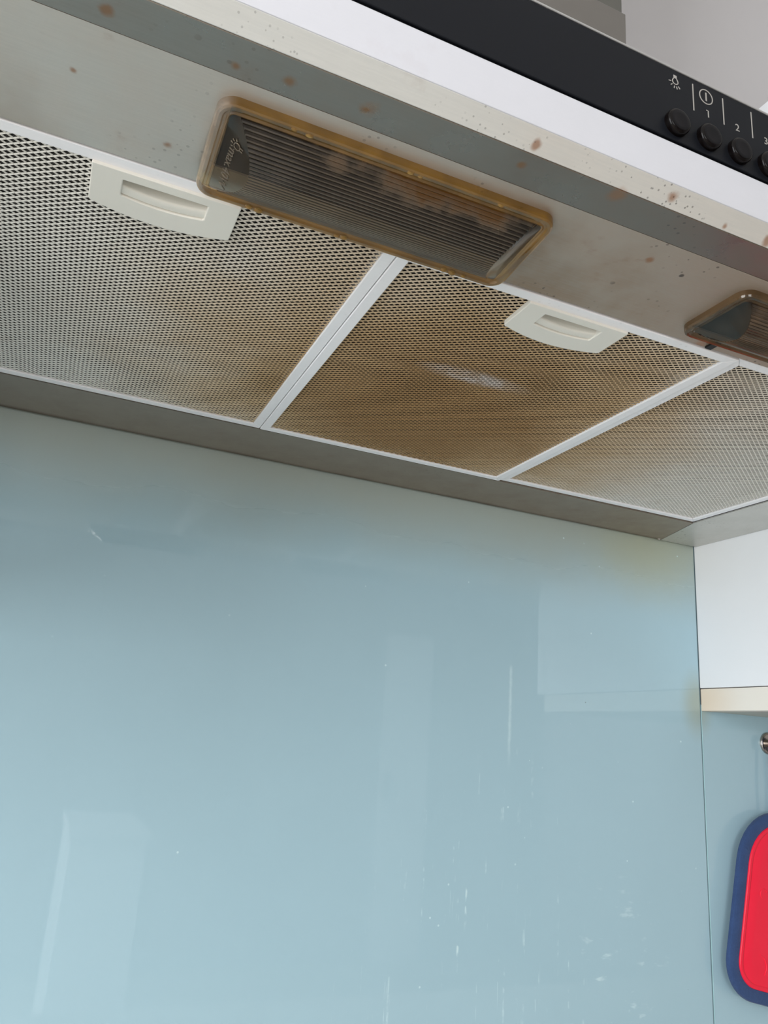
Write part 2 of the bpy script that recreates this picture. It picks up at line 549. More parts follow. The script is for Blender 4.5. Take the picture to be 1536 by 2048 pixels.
def window(name, axis, a0, a1, z0, z1, p0, p1):
    """frame with a centre mullion plus two panes, in the plane axis = const"""
    def bx(mb, u0, u1, w0, w1, d0, d1):
        if axis == 'x':
            mb.box(d0, d1, u0, u1, w0, w1)
        else:
            mb.box(u0, u1, d0, d1, w0, w1)
    mid = (a0 + a1) / 2
    mb = MB(((p0 + p1) / 2, mid, z0) if axis == 'x' else (mid, (p0 + p1) / 2, z0))
    w = 0.05
    bx(mb, a0, a1, z0, z0 + w, p0, p1); bx(mb, a0, a1, z1 - w, z1, p0, p1)
    bx(mb, a0, a0 + w, z0 + w, z1 - w, p0, p1); bx(mb, a1 - w, a1, z0 + w, z1 - w, p0, p1)
    bx(mb, mid - w / 2, mid + w / 2, z0 + w, z1 - w, p0, p1)
    fr = struct(name, mb, M['cabinet'])
    pc = (p0 + p1) / 2
    for u0, u1 in ((a0 + w, mid - w / 2), (mid + w / 2, a1 - w)):
        m2 = MB(fr.location)
        bx(m2, u0, u1, z0 + w, z1 - w, pc - 0.003, pc + 0.003)
        m2.build('pane', M['pane'], fr)
    return fr


window('window_1', 'x', WY0, WY1, WZ0, WZ1, RX0 - 0.09, RX0 - 0.03)
window('window_2', 'y', FX0, FX1, FZ0, FZ1, RY0 - 0.08, RY0 - 0.02)
# narrow white door in the far wall (its pale reflection stands in the splashback)
mb = MB(((DX0 + DX1) / 2, RY0, 0)); mb.box(DX0, DX1, RY0 + 0.001, RY0 + 0.03, 0.002, DZ1)
door = struct('door_1', mb, M['cabinet'], 0.002)
mb = MB(((DX0 + DX1) / 2, RY0, 0)); mb.box(DX0 + 0.03, DX0 + 0.05, RY0 + 0.03, RY0 + 0.06, 0.95, 1.1)
mb.build('door_handle', M['chrome'], door, bevel=0.003)

# ------------------------------------------------------------------ worktop run under the hood, and the unit opposite (light bouncers, below the frame)
t = empty('base_cabinet', (0.3, -0.3, 0))
tag(t, 'white base cabinet run with pale worktop below the blue splashback', 'cabinet')
mb = MB((0.3, -0.3, 0.1)); mb.box(-2.3, 2.3, -0.57, -0.004, 0.1, 0.86); mb.build('carcass', M['cab_base'], t)
mb = MB((0.3, -0.3, 0.86)); mb.box(-2.32, 2.32, -0.62, -0.002, 0.86, 0.9); mb.build('worktop', M['worktop'], t, bevel=0.003)
mb = MB((0.3, -0.3, 0)); mb.box(-2.3, 2.3, -0.52, -0.02, 0.0, 0.1); mb.build('plinth', M['cab_base'], t)
t = empty('island_unit', (0.33, -2.7, 0))
tag(t, 'low white kitchen unit standing opposite the splashback', 'cabinet')
mb = MB((0.33, -2.7, 0)); mb.box(0.2, 0.46, -2.98, -2.4, 0.0, 0.9); mb.build('carcass', M['cabinet'], t, bevel=0.002)
mb = MB((0.33, -2.7, 0)); mb.box(0.19, 0.47, -2.99, -2.38, 0.9, 0.93); mb.build('top', M['cabinet'], t, bevel=0.002)

# ------------------------------------------------------------------ splashback: two glass sheets with a seam below the cabinet
def glass_sheet(x0, x1, z0, z1, label):
    o_ = ((x0 + x1) / 2, 0.004, z0)
    mb = MB(o_)
    c = 0.0007
    # front face, four narrow polished chamfers, back
    mb.add([(x0 + c, 0, z0 + c), (x1 - c, 0, z0 + c), (x1 - c, 0, z1 - c), (x0 + c, 0, z1 - c),
            (x0, c, z0), (x1, c, z0), (x1, c, z1), (x0, c, z1),
            (x0, .008, z0), (x1, .008, z0), (x1, .008, z1), (x0, .008, z1)],
           [(0, 1, 2, 3), (0, 4, 5, 1), (1, 5, 6, 2), (2, 6, 7, 3), (3, 7, 4, 0),
            (4, 8, 9, 5), (5, 9, 10, 6), (6, 10, 11, 7), (7, 11, 8, 4), (8, 11, 10, 9)])
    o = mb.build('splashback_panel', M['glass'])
    o.data.materials.append(M['glass_edge'])
    for i in range(1, 9):
        o.data.polygons[i].material_index = 1
    return tag(o, label, 'splashback')


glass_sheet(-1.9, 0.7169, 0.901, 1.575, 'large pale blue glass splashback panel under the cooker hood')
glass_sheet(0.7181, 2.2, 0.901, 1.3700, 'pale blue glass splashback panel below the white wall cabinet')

mb = MB((0.7171, 0.004, 0.9)); mb.box(0.7165, 0.7183, 0.0006, 0.0084, 0.901, 1.575)
struct('trim_1', mb, mat_plain('grey_joint', srgb(112, 136, 144), 0.6))

# ------------------------------------------------------------------ wall cabinet right of the hood
t = empty('wall_cabinet', (X_CAB, -0.17, 1.3625))
tag(t, 'white wall cabinet with cream bottom rail right of the cooker hood', 'cabinet')
CX1 = X_CAB + 0.6
mb = MB((X_CAB, -0.17, 1.3885)); mb.box(X_CAB, CX1, -0.317, -0.0002, 1.3885, 2.1115); mb.build('carcass', M['cabinet'], t, bevel=0.0008)
mb = MB((X_CAB, -0.335, 1.3885)); mb.box(X_CAB + 0.001, CX1 - 0.001, -0.337, -0.3185, 1.389, 2.111); mb.build('door', M['cabinet'], t, bevel=0.0012)
# rail: a shallow tray open below, its side flush with the carcass
mb = MB((X_CAB, -0.17, 1.3625))
mb.box(X_CAB + 0.0006, X_CAB + 0.017, -0.3165, -0.0002, 1.3625, 1.3877)
mb.box(X_CAB + 0.017, CX1, -0.3165, -0.30, 1.3625, 1.3877)
mb.box(CX1 - 0.017, CX1, -0.30, -0.001, 1.3625, 1.3877)
tag(mb.build('bottom_rail', M['cream'], t, bevel=0.0008), 'cream edged bottom rail')
mb = MB((X_CAB, -0.17, 1.3625)); mb.box(X_CAB + 0.017, CX1 - 0.017, -0.30, -0.0003, 1.3629, 1.3877); mb.build('underside', M['cab_under'], t)

# the matching cabinet at the other end of the hood
t = empty('wall_cabinet', (-0.187, -0.17, 1.3625))
tag(t, 'white wall cabinet at the far end of the cooker hood, away from the pot holder', 'cabinet')
mb = MB((-0.187, -0.17, 1.3885)); mb.box(-0.787, -0.187, -0.317, -0.001, 1.3885, 2.1115); mb.build('carcass', M['cabinet'], t, bevel=0.0008)
mb = MB((-0.187, -0.335, 1.3885)); mb.box(-0.786, -0.188, -0.337, -0.3185, 1.389, 2.111); mb.build('door', M['cabinet'], t, bevel=0.0012)
mb = MB((-0.187, -0.17, 1.3625)); mb.box(-0.787, -0.1876, -0.3165, -0.001, 1.3625, 1.3877); mb.build('bottom_rail', M['cream'], t, bevel=0.0008)

# ------------------------------------------------------------------ cooker hood
HX0, HX1 = -0.186, 0.7165
hood = empty('cooker_hood', (0.2653, -0.24, ZH))
tag(hood, 'stainless steel cooker hood with black button panel and three mesh filters', 'cooker hood')
Yc, Yl, Yf = -0.4524, -0.4746, -0.4843           # crease, lip, front face
Zl, Zs, Zw, Zk = CAM_Z + .2535, CAM_Z + .2591, CAM_Z + .2842, CAM_Z + .3268
T = 0.0012


def strip(name, p0, p1, mat, n, label=None):
    """flat bent-sheet strip between two (y, z) edges, thickness along n"""
    (y0, z0), (y1, z1) = p0, p1
    mb = MB((0.2653, y0, z0))
    mb.prism_x([(y0, z0), (y1, z1), (y1 + n[0] * T, z1 + n[1] * T), (y0 + n[0] * T, z0 + n[1] * T)], HX0, HX1)
    o = mb.build(name, mat, hood, bevel=0.0004)
    if label:
        o['label'] = label
    return o


strip('lip_return', (Yc - 0.0002, ZH - 0.0001), (Yl + 0.0003, Zl), M['lip_dark'], (0, 1), 'dark grey inner strip of the front lip')
strip('front_lip', (Yl, Zl), (Yf + 0.0003, Zs), M['lip_light'], (0.5, 0.85), 'pale speckled lower lip below the white band')
strip('front_band', (Yf, Zs), (Yf, Zw - 0.0018), M['band'], (1, 0), 'bright plain steel band below the black panel')
mb = MB((0.2653, Yf, Zw)); mb.box(HX0, HX1, Yf + 0.0015, Yf + 0.004, Zw - 0.0025, Zw + 0.001); mb.build('panel_gasket', M['gap'], hood)
# black control panel with a fine steel trim along its top
mb = MB((0.2653, Yf, Zw)); mb.box(HX0, HX1, Yf, Yf + 0.004, Zw, Zk)
panel = mb.build('control_panel', M['panel'], hood, bevel=0.0005)
panel['label'] = 'black control panel with printed silver symbols'
mb = MB((0.2653, Yf, Zk)); mb.box(HX0, HX1, Yf - 0.0004, Yf + 0.02, Zk + 0.0001, Zk + 0.0012); mb.build('top_trim', M['trim'], hood, bevel=0.0003)
# canopy shell above (top, back, ends) and its dark inside
mb = MB((0.2653, -0.24, Zk))
mb.box(HX0, HX1, Yf + 0.02, -0.0015, Zk - 0.001, Zk + 0.0005)
mb.box(HX0, HX1, -0.003, -0.0015, ZH + 0.0012, Zk - 0.001)
mb.box(HX0, HX0 + 0.0012, Yf + 0.004, -0.003, ZH + 0.0012, Zk - 0.001)
mb.box(HX1 - 0.0012, HX1, Yf + 0.004, -0.003, ZH + 0.0012, Zk - 0.001)
mb.build('canopy_shell', M['inside'], hood)

# lamp panel with two rectangular openings
L1 = (0.0275, 0.1975); L2 = (0.3225, 0.4925)
LY0, LY1 = -0.4435, -0.3845
YP = -0.3815                                       # rear edge of lamp panel
mb = MB((0.2653, -0.417, ZH))
xs = [HX0, L1[0] + .006, L1[1] - .006, L2[0] + .006, L2[1] - .006, HX1]
mb.box(HX0, HX1, Yc, LY0 + .006, ZH, ZH + T)
mb.box(HX0, HX1, LY1 - .012, YP, ZH, ZH + T)
for i in (0, 2, 4):
    mb.box(xs[i], xs[i + 1], LY0 + .006, LY1 - .012, ZH, ZH + T)
mb.box(HX0, HX1, YP - T, YP, ZH + T, ZH + 0.012)
o = mb.build('lamp_panel', M['lamp_panel'], hood)
o['label'] = 'greasy steel panel holding the two lamps'
# rear rim, right and left side rims with a diagonal joint at the corner
FYF, FYB = -0.3800, -0.0815
FXL, FXR = -0.1042, 0.6372
YB = -0.0042
mb = MB((0.2653, -0.04, ZH)); mb.prism_z([(HX0, YB), (HX0, FYB + .0022), (FXR + .001, FYB + .0022), (0.6610, YB)], ZH, ZH + T)
mb.box(HX0, FXR, FYB + .0022, FYB + .0034, ZH + T, ZH + 0.012)
mb.build('rear_rim', M['rim'], hood)
mb = MB((0.67, -0.2, ZH)); mb.prism_z([(0.6614, YB), (FXR + .0018, FYB + .0022), (FXR + .0018, YP + .0006), (HX1, YP + .0006), (HX1, YB)], ZH - 0.0002, ZH + T)
mb.build('side_rim', M['side_rim'], hood)
mb = MB((-0.14, -0.2, ZH)); mb.prism_z([(HX0, FYB + .0018), (HX0, YP + .0006), (FXL - .0018, YP + .0006), (FXL - .0018, FYB + .0018)], ZH - 0.0002, ZH + T)
mb.build('side_rim', M['side_rim'], hood)


def dome(mb, c, r, h, n=10, down=True):
    """low round blob on an underside"""
    vs, fs = [], []
    s = -1 if down else 1
    rings = ((1, 0), (0.8, 0.55), (0.45, 0.88))
    for k, (a, b) in enumerate(rings):
        for i in range(n):
            q = 2 * math.pi * i / n
            vs.append((c[0] + r * a * math.cos(q), c[1] + r * a * math.sin(q), c[2] + s * h * b))
    vs.append((c[0], c[1], c[2] + s * h))
    for k in range(2):
        for i in range(n):
            j = (i + 1) % n
            fs.append((k * n + i, k * n + j, (k + 1) * n + j, (k + 1) * n + i))
    fs += [(2 * n + i, 2 * n + (i + 1) % n, 3 * n) for i in range(n)]
    fs.append(tuple(range(n)))
    mb.add(vs, fs)


mb = MB((0.6565, -0.006, ZH)); dome(mb, (0.6565, -0.006, ZH), 0.0022, 0.0016); mb.build('rivet', M['chrome'], hood, True)

# ---- chimney: lower sleeve and a slightly narrower upper sleeve
CXL, CXR, CYF = 0.1215, 0.4092, -0.252
mb = MB((0.2653, -0.13, Zk)); mb.box(CXL, CXR, CYF, -0.004, Zk + 0.0012, CAM_Z + 0.6885); mb.build('chimney_sleeve', M['chimney'], hood, bevel=0.0006)
mb = MB((0.2653, -0.13, 1.9)); mb.box(CXL + .0024, CXR - .0024, CYF + .0024, -0.004, CAM_Z + 0.6885, RZ1 - 0.001)
tag(mb.build('chimney_sleeve', M['chimney_upper'], hood, bevel=0.0006), 'narrower darker upper sleeve of the chimney')

# ------------------------------------------------------------------ buttons and printed symbols
KS = 0.2357 / 0.2316


def px(x):
    return x * KS / 1000


def pz(z):
    return CAM_Z + z * KS / 1000


def revolve_y(mb, cx, cz, prof, n=32):
    """profile (radius, y) revolved about the Y axis through (cx, cz)"""
    vs = [(cx + r * math.cos(2 * math.pi * i / n), y, cz + r * math.sin(2 * math.pi * i / n)) for r, y in prof for i in range(n)]
    fs = []
    for k in range(len(prof) - 1):
        for i in range(n):
            j = (i + 1) % n
            fs.append((k * n + i, k * n + j, (k + 1) * n + j, (k + 1) * n + i))
    fs.append(tuple(range(n)))
    fs.append(tuple((len(prof) - 1) * n + i for i in range(n)))
    mb.add(vs, fs)


for i, lab in enumerate(('black round lamp button', 'black round button under the numeral 1', 'black round button under the numeral 2', 'black round button under the numeral 3')):
    bx_, bz_ = px(230.9 + 19.75 * i), pz(288.6)
    mb = MB((bx_, Yf, bz_))
    R = 0.0069
    revolve_y(mb, bx_, bz_, [(R, Yf + .0005), (R, Yf - .0022), (R - .0002, Yf - .0028), (R - .0007, Yf - .0034), (R - .0014, Yf - .0037), (R * .5, Yf - .0036), (R * .2, Yf - .00355)])
    o = mb.build('button', M['button'], panel, True)
    o['label'] = lab
    o.data.materials.append(M['button_side'])
    for p in o.data.polygons:
        if p.normal.y > -0.93:
            p.material_index = 1

YM = Yf - 0.00015


def stroke(mb, pts, w, y=YM, closed=False):
    """flat pen stroke along (x, z) points, width w"""
    n = len(pts)
    L, Rr = [], []
    for i in range(n):
        a = Vector(pts[(i - 1) % n] if (closed or i > 0) else pts[i])
        b = Vector(pts[(i + 1) % n] if (closed or i < n - 1) else pts[i])
        d = (b - a).normalized()
        nn = Vector((-d.y, d.x)) * (w / 2)
        L.append(Vector(pts[i]) + nn); Rr.append(Vector(pts[i]) - nn)
    vs = [(p.x, y, p.y) for p in L] + [(p.x, y, p.y) for p in Rr] + [(p.x, y + .0002, p.y) for p in L] + [(p.x, y + .0002, p.y) for p in Rr]
    fs = []
    for i in range(n if closed else n - 1):
        j = (i + 1) % n
        fs += [(i, j, n + j, n + i), (2 * n + i, 3 * n + i, 3 * n + j, 2 * n + j), (i, 2 * n + i, 2 * n + j, j), (n + i, n + j, 3 * n + j, 3 * n + i)]
    mb.add(vs, fs)


for xx in (242.9, 262.3, 281.4):
    mb = MB((px(xx), Yf, pz(310))); stroke(mb, [(px(xx), pz(318.0)), (px(xx), pz(302.0))], 0.00062); mb.build('divider_mark', M['print'], panel)
cx_, cz_ = px(251.3), pz(313.9)
mb = MB((cx_, Yf, cz_))
stroke(mb, [(cx_ + .0042 * math.cos(2 * math.pi * i / 36), cz_ + .0042 * math.sin(2 * math.pi * i / 36)) for i in range(36)], 0.00055, closed=True)
stroke(mb, [(cx_, cz_ + .0026), (cx_, cz_ - .0026)], 0.0008)
mb.build('power_symbol', M['print'], panel)
# bulb symbol: cap, bulb outline, five rays
cx_, cz_ = px(231.8), pz(314.6)
mb = MB((cx_, Yf, cz_))
k = 0.001
mb.prism_y([(cx_ - 1.0 * k, cz_ + 3.4 * k), (cx_ + 1.0 * k, cz_ + 3.4 * k), (cx_ + 1.0 * k, cz_ + 1.6 * k), (cx_ - 1.0 * k, cz_ + 1.6 * k)], YM, YM + .0002)
stroke(mb, [(cx_ - .9 * k, cz_ + 1.6 * k), (cx_ - 1.7 * k, cz_ + .2 * k), (cx_ - 1.75 * k, cz_ - .8 * k), (cx_ - 1.0 * k, cz_ - 1.7 * k), (cx_, cz_ - 2.0 * k),
            (cx_ + 1.0 * k, cz_ - 1.7 * k), (cx_ + 1.75 * k, cz_ - .8 * k), (cx_ + 1.7 * k, cz_ + .2 * k), (cx_ + .9 * k, cz_ + 1.6 * k)], 0.0005)
for a in (190, 225, 258, 285, 312, 345):
    if a == 345:
        continue
    a = math.radians(a)
    stroke(mb, [(cx_ + 2.7 * k * math.cos(a), cz_ - .5 * k + 2.7 * k * math.sin(a)), (cx_ + 4.3 * k * math.cos(a), cz_ - .5 * k + 4.3 * k * math.sin(a))], 0.0005)
mb.build('light_symbol', M['print'], panel)


def text_mesh(body, size, ext):
    cu = bpy.data.curves.new('text', 'FONT')
    cu.body = body
    cu.size = size
    cu.extrude = ext
    cu.align_x, cu.align_y = 'CENTER', 'CENTER'
    cu.resolution_u = 3
    to = bpy.data.objects.new('text', cu)
    COL.objects.link(to)
    dg = bpy.context.evaluated_depsgraph_get()
    me = bpy.data.meshes.new_from_object(to.evaluated_get(dg))
    bpy.data.objects.remove(to)
    bpy.data.curves.remove(cu)
    return me


cx_, cz_ = px(251.7), pz(303.9)
mb = MB((cx_, Yf, cz_)); stroke(mb, [(cx_ - .0009, cz_ + .0019), (cx_ + .0005, cz_ + .0019), (cx_ + .0005, cz_ - .0021)], 0.0006)
mb.build('numeral', M['print'], panel)['label'] = 'printed numeral 1'
for ch, xx in (('2', 271.2), ('3', 290.6)):
    me = text_mesh(ch, 0.0060, 0.0001)
    me.name = 'numeral'
    me.materials.clear(); me.materials.append(M['print'])
    o = bpy.data.objects.new('numeral', me)
    COL.objects.link(o)
    o.parent = panel
    o.rotation_euler = (math.pi / 2, 0, 0)
    o.location = Vector((px(xx), YM + .0001, pz(303.8))) - panel.location - hood.location
    o['label'] = 'printed numeral %s' % ch

# ------------------------------------------------------------------ grease filters
RAIL = 0.0074
LWD, SWD = 0.00585, 0.0039


def screen_mesh(x0, x1, y0, y1, z, tilt=30, half_w=0.00044, half_t=0.00014, hole=None):
    """expanded metal: diamond net of slanted strands, real geometry"""
    vs, fs = [], []
    ct, st = math.cos(math.radians(tilt)), math.sin(math.radians(tilt))
    u = Vector((0, ct, -st)) * half_w              # strand width, lower edge towards the wall
    v = Vector((0, st, ct)) * half_t
    nx = int((x1 - x0) / LWD * 2) + 2
    ny = int((y1 - y0) / SWD * 2) + 2
    for i in range(nx):
        for j in range(ny):
            if (i + j) % 2:
                continue
            a = (x0 + i * LWD / 2, y0 + j * SWD / 2)
            for dj in (1, -1):
                b = (a[0] + LWD / 2, a[1] + dj * SWD / 2)
                if a[0] > x1 or b[0] > x1 + .002 or not (y0 - .001 <= a[1] <= y1 + .001) or not (y0 - .001 <= b[1] <= y1 + .001):
                    continue
                if hole and all(hole[0] < q[0] < hole[1] and q[1] < hole[2] for q in (a, b)):
                    continue            # the net is cut out behind the latch plate
                A, B = Vector((a[0], a[1], z)), Vector((b[0], b[1], z))
                n = len(vs)
                for P_ in (A, B):
                    vs += [P_ - u - v, P_ + u - v, P_ + u + v, P_ - u + v]
                fs += [(n, n + 1, n + 5, n + 4), (n + 1, n + 2, n + 6, n + 5), (n + 2, n + 3, n + 7, n + 6), (n + 3, n, n + 4, n + 7)]
    return vs, fs


def make_filter(x0, x1, dz, label, handle_x=None):
    """frame (part) > mesh screen, inner mesh, core, latch plate"""
    y0, y1 = FYF, FYB
    zb = ZH + dz
    mb = MB(((x0 + x1) / 2, (y0 + y1) / 2, zb))
    g = 0.00008
    t_ = 0.009
    for poly in ([(x0, y0), (x1, y0), (x1 - RAIL - g, y0 + RAIL), (x0 + RAIL + g, y0 + RAIL)],
                 [(x0, y1), (x1, y1), (x1 - RAIL - g, y1 - RAIL), (x0 + RAIL + g, y1 - RAIL)],
                 [(x0, y0 + g), (x0 + RAIL, y0 + RAIL + g), (x0 + RAIL, y1 - RAIL - g), (x0, y1 - g)],
                 [(x1, y0 + g), (x1 - RAIL, y0 + RAIL + g), (x1 - RAIL, y1 - RAIL - g), (x1, y1 - g)]):
        mb.prism_z(poly, zb, zb + t_)
    fr = mb.build('grease_filter', M['alu'], hood, bevel=0.0005)
    fr['label'] = label
    c = Vector(((x0 + x1) / 2, (y0 + y1) / 2, zb))
    hole = (handle_x - .0335, handle_x + .0335, y0 + RAIL + .029) if handle_x is not None else None
    vs, fs = screen_mesh(x0 + RAIL - .001, x1 - RAIL + .001, y0 + RAIL - .001, y1 - RAIL + .001, zb + 0.0016, hole=hole)
    o = obj('mesh_screen', [p - c for p in vs], fs, M['screen'], fr)
    o['kind'] = 'stuff'
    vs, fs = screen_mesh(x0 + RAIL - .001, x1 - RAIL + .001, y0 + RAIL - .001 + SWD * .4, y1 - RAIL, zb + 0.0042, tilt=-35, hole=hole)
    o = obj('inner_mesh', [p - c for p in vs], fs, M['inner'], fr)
    o['kind'] = 'stuff'
    mb = MB(c); mb.box(x0 + .002, x1 - .002, y0 + .002, y1 - .002, zb + .0116, zb + .0130); mb.build('filter_core', M['core'], fr)
    if handle_x is not None:
        latch(handle_x, zb, fr)
    return fr


def latch(hx, zb, fr):
    """white plastic latch plate: trapezium with a bowed rear edge and a recessed finger slot"""
    zt = zb - 0.0016                                # stands a little proud of the net
    y_f = FYF + RAIL - 0.0004
    W1, W2, dp = 0.0362, 0.0362, 0.0305
    org = Vector((hx, y_f, zt))
    n = 14
    outer = [(-W1, 0.0)] + [(W1 * (2 * i / n - 1), 0.0) for i in range(1, n)] + [(W1, 0)]
    outer += [(W2, dp - .0016), (W2 - .0012, dp)]
    back = [((W2 - .0025) * (1 - 2 * i / n), dp + 0.0058 * (1 - (1 - 2 * i / n) ** 2)) for i in range(n + 1)]
    outer += back + [(-W2 + .0012, dp), (-W2, dp - .0016)]
    s0, s1, sy0, sy1 = -0.0212, 0.0205, 0.0062, 0.0190    # slot
    inner = [(s0, sy0)] + [(s0 + (s1 - s0) * i / n, sy0) for i in range(1, n)] + [(s1, sy0)]
    inner += [(s1, sy1 - .001), (s1 - .0006, sy1)]
    inner += [(s1 - .0012 - (s1 - s0 - .0024) * i / n, sy1 + 0.0024 * (1 - (1 - 2 * i / n) ** 2)) for i in range(n + 1)]
    inner += [(s0 + .0006, sy1), (s0, sy1 - .001)]
    N = len(outer)
    h = 0.0030
    vs = [(hx + x, y_f + y, zt) for x, y in outer] + [(hx + x, y_f + y, zt) for x, y in inner]
    vs += [(hx + x, y_f + y, zt + h) for x, y in outer] + [(hx + x, y_f + y, zt + 0.0112) for x, y in inner]
    fs = []
    for i in range(N):
        j = (i + 1) % N
        fs += [(i, j, N + j, N + i), (i, 2 * N + i, 2 * N + j, j), (N + i, N + j, 3 * N + j, 3 * N + i)]
    mb = MB(org)
    mb.add(vs, fs)
    pl = mb.build('latch_plate', M['plastic'], fr, bevel=0.0005)
    # finger catch inside the slot: a shelf at the wall side that drops into a deep groove towards the front, bowed edge
    m = 16
    rows = []
    for q in range(9):
        row = []
        for i in range(m + 1):
            u = i / m
            x = s0 + (s1 - s0) * u
            bow = 1 - (2 * u - 1) ** 2
            ye = sy1 + 0.0024 * bow
            ym = 0.0118 + 0.0030 * bow                # edge of the shelf
            prof = [(ye, .0018), (ye - .0006, .0010), (ye - (ye - ym) * .5, .0010), (ym + .0008, .0011), (ym, .0016), (ym - .0002, .0040), (ym + .0006, .0112), (sy0 + .0035, .0112), (sy0 - .0002, .0060)]
            y, d = prof[q]
            row.append((hx + x, y_f + y, zt + d))
        rows.append(row)
    vs = [p for r in rows for p in r]
    fs = [(q * (m + 1) + i, q * (m + 1) + i + 1, (q + 1) * (m + 1) + i + 1, (q + 1) * (m + 1) + i) for q in range(8) for i in range(m)]
    # merge the catch into the latch plate mesh so that the plate stays one solid part
    me = pl.data
    bm = bmesh.new(); bm.from_mesh(me)
    bv = [bm.verts.new(Vector(p) - org) for p in vs]
    for f in fs:
        bf = bm.faces.new([bv[i] for i in f]); bf.smooth = True
    bmesh.ops.recalc_face_normals(bm, faces=bm.faces)
    bm.to_mesh(me); bm.free()
    pl['label'] = 'white plastic latch plate with a finger slot'


make_filter(FXL, 0.1401, 0.0, 'pale grey mesh filter left of the browned middle one', 0.0172)
make_filter(0.1406, 0.3925 - 0.0075 + 0.0002, -0.0006, 'brown grease stained middle mesh filter', 0.2637)
make_filter(0.3855, FXR - 0.0003, 0.0008, 'mesh filter at the cabinet end, browned on one side only', 0.512)

# ------------------------------------------------------------------ lamp covers
def rounded_rect(a, b, r, n=8):
    pts = []
    for cx, cy, a0 in ((a - r, b - r, 0), (-a + r, b - r, 90), (-a + r, -b + r, 180), (a - r, -b + r, 270)):
        for i in range(n + 1):
            q = math.radians(a0 + 90 * i / n)
            pts.append((cx + r * math.cos(q), cy + r * math.sin(q)))
    return pts


def make_lamp(xc, yc, tilt, mr, ml, label, emboss=True, b=0.0295):
    a = 0.085
    pivot = Vector((xc, yc - b, ZH - 0.0002))        # hinges about its front edge
    rot = Matrix.Rotation(math.radians(tilt), 4, 'X')
    Mx = Matrix.Translation(pivot) @ rot @ Matrix.Translation(Vector((0, b, 0)))
    # rim ring
    prof = [(0, .0015), (0, -.0028), (.0004, -.0040), (.0014, -.0046), (.0028, -.0045), (.0036, -.0036), (.0046, -.0034), (.0054, -.0040), (.0062, -.0036)]
    ring = [rounded_rect(a - i_, b - i_, max(.0085 - i_, .0015)) for i_, _ in prof]
    n = len(ring[0])
    vs = [(x, y, z) for r_, (_, z) in zip(ring, prof) for x, y in r_]
    fs = [(k * n + i, k * n + (i + 1) % n, (k + 1) * n + (i + 1) % n, (k + 1) * n + i) for k in range(len(prof) - 1) for i in range(n)]
    rim = obj('lamp_cover', vs, fs, mr, hood, True)
    rim.data.set_sharp_from_angle(angle=math.radians(16))
    face_down(rim)
    rim.matrix_local = Matrix.Translation(-hood.location) @ Mx
    bpy.context.view_layer.update()
    rim['label'] = label
    # ribbed barrel with slanted end faces
    A, B, hc, ribs, per = a - .0060, b - .0060, 0.0105, 27, 6
    N = ribs * per
    z0 = -.0036
    sec = []
    for i in range(N + 1):
        y = -B + 2 * B * i / N
        h = hc * (1 - (y / B) ** 2)
        rr = 0.00075 * abs(math.sin(math.pi * i / per))
        sec.append((y, h, rr))
    xsn = [-1, -.6, -.2, .2, .6, 1]
    vs, fs = [], []
    for y, h, rr in sec:
        xe = A - .0042 - h * 0.95
        for s in xsn:
            vs.append((xe * s, y, z0 - h - rr))
        vs += [(-A, y, z0), (A, y, z0), (-xe, y, z0 - h), (xe, y, z0 - h)]
    nb = len(xsn)
    K = nb + 4
    for i in range(N):
        p, q = i * K, (i + 1) * K
        for c in range(nb - 1):
            fs.append((p + c, p + c + 1, q + c + 1, q + c))
        # flat slanted end faces and the small step up to the ribs
        fs += [(p + nb, p + nb + 2, q + nb + 2, q + nb), (p + nb + 2, p, q, q + nb + 2)]
        fs += [(p + nb + 3, p + nb + 1, q + nb + 1, q + nb + 3), (p + nb - 1, p + nb + 3, q + nb + 3, q + nb - 1)]
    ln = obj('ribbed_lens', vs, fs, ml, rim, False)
    ln.data.materials.append(M['lens_end'])
    per_row = nb + 3
    for i in range(N):
        for k_ in (nb - 1, nb + 1):
            ln.data.polygons[i * per_row + k_].material_index = 1
    face_down(ln)
    ln['label'] = 'smoky ribbed lens'
    if emboss:
        # raised marking on the slanted end face nearest the viewer's side: bulb sign and max.40W
        slope = math.atan2(1, 0.95 + .0042 / hc)
        mark = []
        me = text_mesh('max.40W', 0.0062, 0.0002)
        me.name = 'embossed_marking'
        me.materials.clear(); me.materials.append(M['emboss'])
        o = bpy.data.objects.new('embossed_marking', me)
        COL.objects.link(o)
        o.parent = rim
        # text frame on the end face: reading towards +Y, letter tops towards +X, facing down-left
        ex = Vector((0, 1, 0))
        ey = Vector((math.cos(slope), 0, -math.sin(slope)))
        ez = ex.cross(ey)
        R_ = Matrix((ex, ey, ez)).transposed().to_4x4()
        base = Vector((-A + .0050, .0040, z0 - .0050 * math.tan(slope))) - Vector((0, 0, 0.0001))
        o.matrix_local = Matrix.Translation(base) @ R_
        mb = MB()
        def st(pts, w=0.0005, cl=False):
            m2 = MB(); stroke(m2, pts, w, 0.0, cl); mb.add([(v.x, v.z, v.y) for v in m2.v], m2.f)
        st([(.0017 * math.cos(i * math.pi / 8), .0017 * math.sin(i * math.pi / 8)) for i in range(16)], .0005, True)
        st([(-.0007, .0017), (-.0007, .0032)]); st([(.0007, .0017), (.0007, .0032)])
        for an in (200, 235, 270, 305, 340):
            an = math.radians(an)
            st([(.0024 * math.cos(an), .0024 * math.sin(an)), (.0037 * math.cos(an), .0037 * math.sin(an))])
        s2 = obj('embossed_marking', mb.v, mb.f, M['emboss'], rim)
        base = Vector((-A + .0062, -.0112, z0 - .0060 * math.tan(slope)))
        s2.matrix_local = Matrix.Translation(base) @ R_
    # housing above the lens
    return rim


